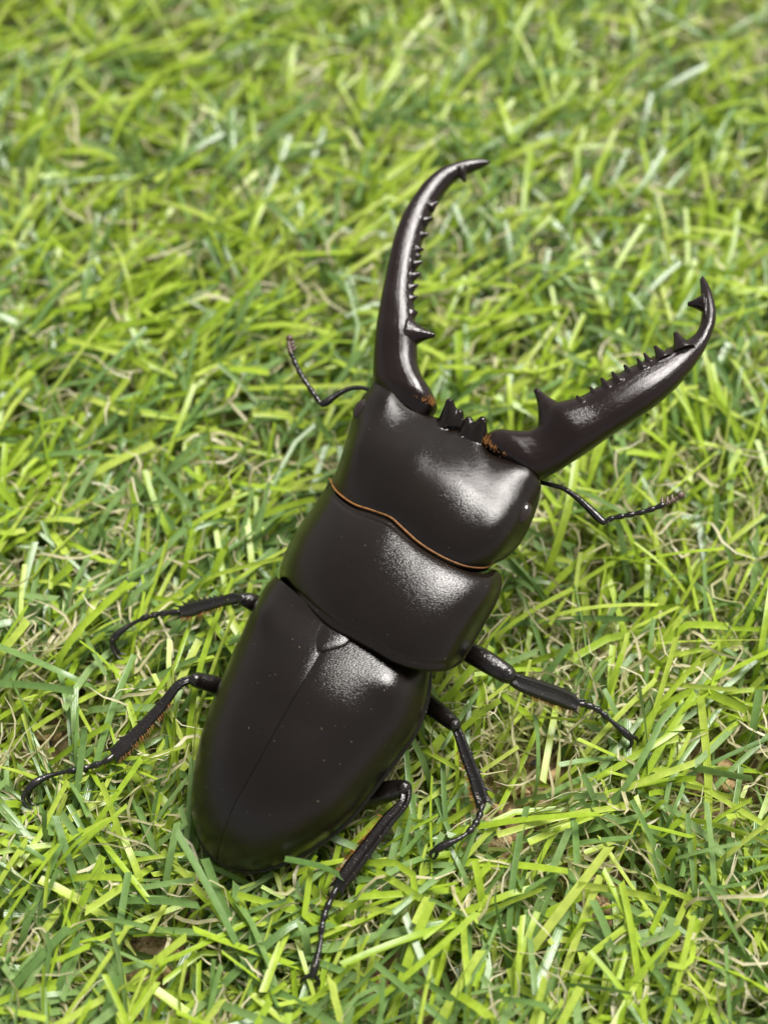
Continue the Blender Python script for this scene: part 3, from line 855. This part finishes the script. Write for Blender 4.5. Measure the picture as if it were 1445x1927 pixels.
def ribbon_field(name, n, rows, seed, length, width, elev, canopy, curl, kink, fold, lean, tone_jit, tuft, base_z, droop=0.9):
    """many flat ribbons growing from tufts; returns one mesh"""
    r = np.random.default_rng(seed)
    # tuft centres in staggered stitch rows
    nt = max(1, int(n / tuft))
    cx, cy = r.uniform(X0, X1, nt), r.uniform(Y0, Y1, nt)
    cx = np.round(cx / 4.0) * 4.0 + r.normal(0, 0.7, nt)
    idx = r.integers(0, nt, n)
    bx, by = cx[idx] + r.normal(0, 1.3, n), cy[idx] + r.normal(0, 1.6, n)
    # direction: the pile is combed one way, with many strays
    lie = lean[0] + 0.5 * soft_noise(bx, by, 0.05, seed + 7)
    az = np.where(r.random(n) < lean[2], r.uniform(-np.pi, np.pi, n), lie + r.normal(0, lean[1], n))
    for hx, hy, hr in BARE:                                        # parted spots: nothing grows here and blades lean away
        ex, ey = bx - hx, by - hy
        dd = np.hypot(ex, ey)
        away = np.arctan2(ey, ex)
        near = dd < hr * 2.6
        az = np.where(near, away + r.normal(0, 0.6, n), az)
        push = np.where(dd < hr * 1.1, (hr * 1.1 - dd) + r.uniform(0, 1.5, n), 0)
        bx, by = bx + np.cos(away) * push, by + np.sin(away) * push
    L = np.clip(r.normal(length[0], length[1], n), length[0] * 0.35, length[0] * 1.7)
    Wd = np.clip(r.normal(width[0], width[1], n), width[0] * 0.5, width[0] * 1.6)
    el0 = np.radians(np.clip(r.normal(elev[0], elev[1], n), 4, 88))
    bend = np.radians(r.normal(droop * elev[0], 22, n))            # how much it falls over along its length
    side = r.normal(0, curl, n)                                    # sideways curve
    kp = r.uniform(0.25, 0.85, n)
    ka = np.where(r.random(n) < kink, r.normal(0, 0.9, n), 0)
    ke = np.where(r.random(n) < kink, r.normal(-0.5, 0.7, n), 0)
    ds = (L / (rows - 1))[:, None]
    t = np.linspace(0, 1, rows)[None, :]
    wig = curl * 1.1 * np.sin(t * r.uniform(4, 12, n)[:, None] + r.uniform(0, 6.28, n)[:, None]) * (1 if curl > 0.5 else 0)
    wig2 = curl * 0.7 * np.sin(t * r.uniform(4, 11, n)[:, None] + r.uniform(0, 6.28, n)[:, None]) * (1 if curl > 0.5 else 0)
    stepk = 1 / (1 + np.exp(-(t - kp[:, None]) * 60))
    A = az[:, None] + side[:, None] * t + ka[:, None] * stepk + wig
    E = np.clip(el0[:, None] - bend[:, None] * t + ke[:, None] * stepk, -0.7, 1.5) + wig2
    dx, dy, dz = np.cos(E) * np.cos(A) * ds, np.cos(E) * np.sin(A) * ds, np.sin(E) * ds
    px = bx[:, None] + np.cumsum(dx, 1) - dx
    py = by[:, None] + np.cumsum(dy, 1) - dy
    pz = np.cumsum(dz, 1) - dz
    hump = 1 + 0.18 * soft_noise(px, py, 0.12, 77)
    pz = np.where(pz > 0, canopy * hump * (1 - np.exp(-pz / (canopy * hump))) * 1.0, pz * 0.25)
    pz = pz + base_z[0] + r.random(n)[:, None] * base_z[1]
    pz = np.maximum(pz, 0.4)
    lm = limit_at(px, py)
    # stay clear of the beetle: ease the whole blade down where any of it would stick in
    over = np.minimum(1.0, (np.maximum(lm - 0.8, 0.3)) / np.maximum(pz, 0.3))
    worst = over.min(1, keepdims=True)
    pz = pz * np.where(worst < 1, np.minimum(over, worst + (1 - worst) * np.clip(1.3 - 1.3 * t / 1, 0, 1) * 0.5 + 0.0), 1)
    pz = np.maximum(pz, 0.3)
    T = np.stack([np.gradient(px, axis=1), np.gradient(py, axis=1), np.gradient(pz, axis=1)], -1)
    T /= np.linalg.norm(T, axis=-1, keepdims=True) + 1e-9
    sidev = np.stack([-np.sin(A), np.cos(A), np.zeros_like(A)], -1)
    sidev -= T * (sidev * T).sum(-1, keepdims=True)
    sidev /= np.linalg.norm(sidev, axis=-1, keepdims=True) + 1e-9
    nrm = np.cross(T, sidev)
    roll = (r.normal(0, 0.55, n)[:, None] + r.normal(0, 0.5, n)[:, None] * t)[..., None]
    s2 = sidev * np.cos(roll) + nrm * np.sin(roll)
    n2 = -sidev * np.sin(roll) + nrm * np.cos(roll)
    taper = np.clip(0.72 + 0.5 * t, 0, 1.0) * np.where(curl > 0.5, np.clip((1.02 - t) * 5, 0.25, 1), 1)
    hw = (Wd[:, None] * 0.5 * taper)[..., None]
    C = np.stack([px, py, pz], -1)
    sl = (r.normal(0, 0.25, n)[:, None] * (t == 1))[..., None] * hw * 2 * T        # slanting cut at the tip
    V = np.stack([C - s2 * hw + sl, C - n2 * hw * fold, C + s2 * hw - sl], 2)       # blade, row, 3
    V[..., 2] = np.maximum(V[..., 2], 0.15)
    verts = V.reshape(-1, 3)
    base = (np.arange(n) * rows * 3)[:, None, None]
    rr = (np.arange(rows - 1) * 3)[None, :, None]
    cc = np.arange(2)[None, None, :]
    a = base + rr + cc
    faces = np.stack([a, a + 1, a + 4, a + 3], -1).reshape(-1, 4)
    me = bpy.data.meshes.new(name)
    me.vertices.add(len(verts))
    me.vertices.foreach_set("co", (verts * MM).astype(np.float32).ravel())
    me.loops.add(faces.size)
    me.loops.foreach_set("vertex_index", faces.astype(np.int32).ravel())
    me.polygons.add(len(faces))
    me.polygons.foreach_set("loop_start", np.arange(0, faces.size, 4, dtype=np.int32))
    me.polygons.foreach_set("use_smooth", np.ones(len(faces), bool))
    me.update(calc_edges=True)
    tone = me.attributes.new("tone", 'FLOAT', 'POINT')
    base_tone = np.clip(r.beta(2, 2, n), 0, 1)[:, None] + tone_jit * (t - 0.5)
    tone.data.foreach_set("value", np.repeat(np.clip(base_tone, 0, 1)[..., None], 3, -1).astype(np.float32).ravel())
    ac = me.attributes.new("across", 'FLOAT_VECTOR', 'POINT')
    av = np.zeros((n, rows, 3, 3), np.float32)
    av[..., 0] = np.array([0, 0.5, 1.0])[None, None, :]
    av[..., 1] = np.broadcast_to((t * np.ones((n, 1)))[..., None], (n, rows, 3))
    ac.data.foreach_set("vector", av.ravel())
    me.validate()
    return me


LIGHT = [(0.0, (0.27, 0.41, 0.028)), (0.5, (0.38, 0.52, 0.042)), (1.0, (0.50, 0.59, 0.11))]
DARK = [(0.0, (0.11, 0.20, 0.050)), (0.5, (0.18, 0.30, 0.082)), (1.0, (0.24, 0.35, 0.12))]
TAN = [(0.0, (0.36, 0.38, 0.13)), (0.5, (0.60, 0.53, 0.32)), (1.0, (0.72, 0.66, 0.46))]
UNDER = [(0.0, (0.24, 0.30, 0.06)), (0.5, (0.40, 0.45, 0.12)), (1.0, (0.56, 0.56, 0.24))]
M_LIGHT = blade_material("light_blade", LIGHT, 0.27, 0.5, 0.42, 4)
M_DARK = blade_material("dark_blade", DARK, 0.24, 0.6, 0.38, 4)
M_TAN = blade_material("curled_thread", TAN, 0.38, 0.5, 0.45, 1)
M_UNDER = blade_material("thatch", UNDER, 0.40, 0.5, 0.45, 2)

LEAN = math.radians(52)
# spots where the pile has parted and the infill shows: x, y, radius
BARE = np.array([(25.1, -41.6, 4.5), (19.7, -27.0, 3.5), (2.5, -54.7, 4.0), (-28.6, -52.4, 3.5), (-47.7, -43.0, 3.0), (-45.0, -20.8, 3.0), (44.5, -27.8, 3.5), (14.5, -33.5, 3.0)]) * np.array([1, 1, 1.12])
for nm, me, mat, lab, cat in (
    ("light_grass", ribbon_field("light_grass", 14500, 8, 21, (20, 6), (0.76, 0.18), (50, 19), 12.5, 0.25, 0.18, 0.22, (LEAN, 0.55, 0.26), 0.25, 5, (0.3, 2.2), 0.7), M_LIGHT,
     "bright yellow-green flat plastic blades of the artificial turf", "grass"),
    ("dark_grass", ribbon_field("dark_grass", 11000, 8, 22, (20, 6), (0.78, 0.18), (48, 19), 11.8, 0.25, 0.18, 0.22, (LEAN + 0.15, 0.6, 0.28), 0.2, 5, (0.2, 2.2), 0.7), M_DARK,
     "deep green glossy flat plastic blades of the artificial turf", "grass"),
    ("curled_thread", ribbon_field("curled_thread", 16000, 10, 23, (16, 5), (0.33, 0.13), (54, 20), 13.0, 0.62, 0.35, 0.3, (LEAN, 1.5, 0.9), 0.3, 4, (0.3, 2.5), 0.7), M_TAN,
     "curly tan threads tangled between the green turf blades", "thatch"),
    ("thatch", ribbon_field("thatch", 28000, 5, 24, (12, 4), (0.52, 0.2), (36, 16), 7.5, 0.7, 0.3, 0.3, (LEAN, 1.5, 0.9), 0.3, 4, (0.1, 2.0)), M_UNDER,
     "pale olive short fibres low down under the turf blades", "thatch"),
):
    o = link_obj(nm, me, mat)
    o["kind"] = "stuff"
    o["label"] = lab
    o["category"] = cat

# ------------------------------------------------------------------ a single blade that lies across the beetle's tail


def single_blade(pts, width, mat, label, tone, roll=0.0):
    p = spline(np.asarray(pts), 9)
    tn = np.gradient(p, axis=0)
    tn /= np.linalg.norm(tn, axis=1)[:, None]
    sd = np.cross(tn, (0, 0, 1.0))
    sd /= np.linalg.norm(sd, axis=1)[:, None]
    nr = np.cross(sd, tn)
    sd, nr = sd * math.cos(roll) + nr * math.sin(roll), nr * math.cos(roll) - sd * math.sin(roll)
    V = np.stack([p - sd * width / 2, p - nr * width * 0.1, p + sd * width / 2], 1)
    f = [(i * 3 + j, i * 3 + j + 1, i * 3 + j + 4, i * 3 + j + 3) for i in range(8) for j in range(2)]
    me = make_mesh("grass_blade", V.reshape(-1, 3), f, local=False)
    me.attributes.new("tone", 'FLOAT', 'POINT').data.foreach_set("value", np.full(27, tone, np.float32))
    av = np.zeros((9, 3, 3), np.float32)
    av[:, :, 0] = (0, 0.5, 1)
    me.attributes.new("across", 'FLOAT_VECTOR', 'POINT').data.foreach_set("vector", av.ravel())
    o = link_obj("grass_blade", me, mat)
    o["label"] = label
    o["category"] = "grass blade"


single_blade(BLADE_TAIL, 1.2, M_DARK, "deep green blade lying over the hind edge of the wing cases", 0.0, 0.6)

# ------------------------------------------------------------------ crumbs of infill in the parted spots
M_CRUMB = plain_material("tan_crumb", (0.50, 0.34, 0.17), 0.85, 0.2, 0.5, 1400)
M_DARKCRUMB = plain_material("black_crumb", (0.03, 0.027, 0.024), 0.7, 0.3, 0.5, 900)


def crumb_mesh(seed):
    r = np.random.default_rng(seed)
    bm = bmesh.new()
    bmesh.ops.create_icosphere(bm, subdivisions=2, radius=1.0)
    k = r.normal(0, 1, (6, 3))
    for v in bm.verts:
        p = np.array(v.co)
        d = 1 + 0.16 * np.sin(p @ k[0] * 2.2) + 0.13 * np.sin(p @ k[1] * 3.4) + r.normal(0, 0.05)
        v.co = Vector((p * d * np.array([1.25, 0.9, 0.75])).tolist()) * MM
    me = bpy.data.meshes.new("crumb")
    bm.to_mesh(me)
    bm.free()
    return me


crumbs = [crumb_mesh(s) for s in (1, 2, 3, 4)]
for me in crumbs[:3]:
    me.materials.append(M_CRUMB)
crumbs[3].materials.append(M_DARKCRUMB)
SPOTS = ["out beyond the right middle foot", "between the right front and right middle legs", "beside the right hind foot", "behind the tail on the beetle's left",
         "outside the claw of the rear left foot", "between the two left feet", "past the right front claw", "at the tip of the right middle shin"]
rc = np.random.default_rng(9)
for (x, y, rad), where in zip(BARE, SPOTS):
    for k in range(7):
        a, q = rc.uniform(0, 6.28), rad * 0.85 * rc.random() ** 0.5
        dark = k == 6
        o = bpy.data.objects.new("dark_crumb" if dark else "tan_crumb", crumbs[3] if dark else crumbs[k % 3])
        coll.objects.link(o)
        sc_ = rc.uniform(0.4, 1.0) * (0.8 if dark else 1)
        o.scale = (sc_, sc_ * rc.uniform(0.6, 1.0), sc_ * rc.uniform(0.5, 0.9))
        o.location = ((x + q * math.cos(a)) * MM, (y + q * math.sin(a)) * MM, (0.7 + 0.3 * sc_) * MM)
        o.rotation_euler = tuple(rc.uniform(-0.5, 0.5, 2)) + (rc.uniform(0, 6.28),)
        o["label"] = ("black rubber crumb in the turf gap " if dark else "tan crumb of infill in the turf gap ") + where
        o["category"] = "crumb"
        o["group"] = ("black" if dark else "tan") + " crumbs in the gap " + where

print("triangles", sum(sum(len(p.vertices) - 2 for p in o.data.polygons) for o in scene.objects if o.type == 'MESH'))
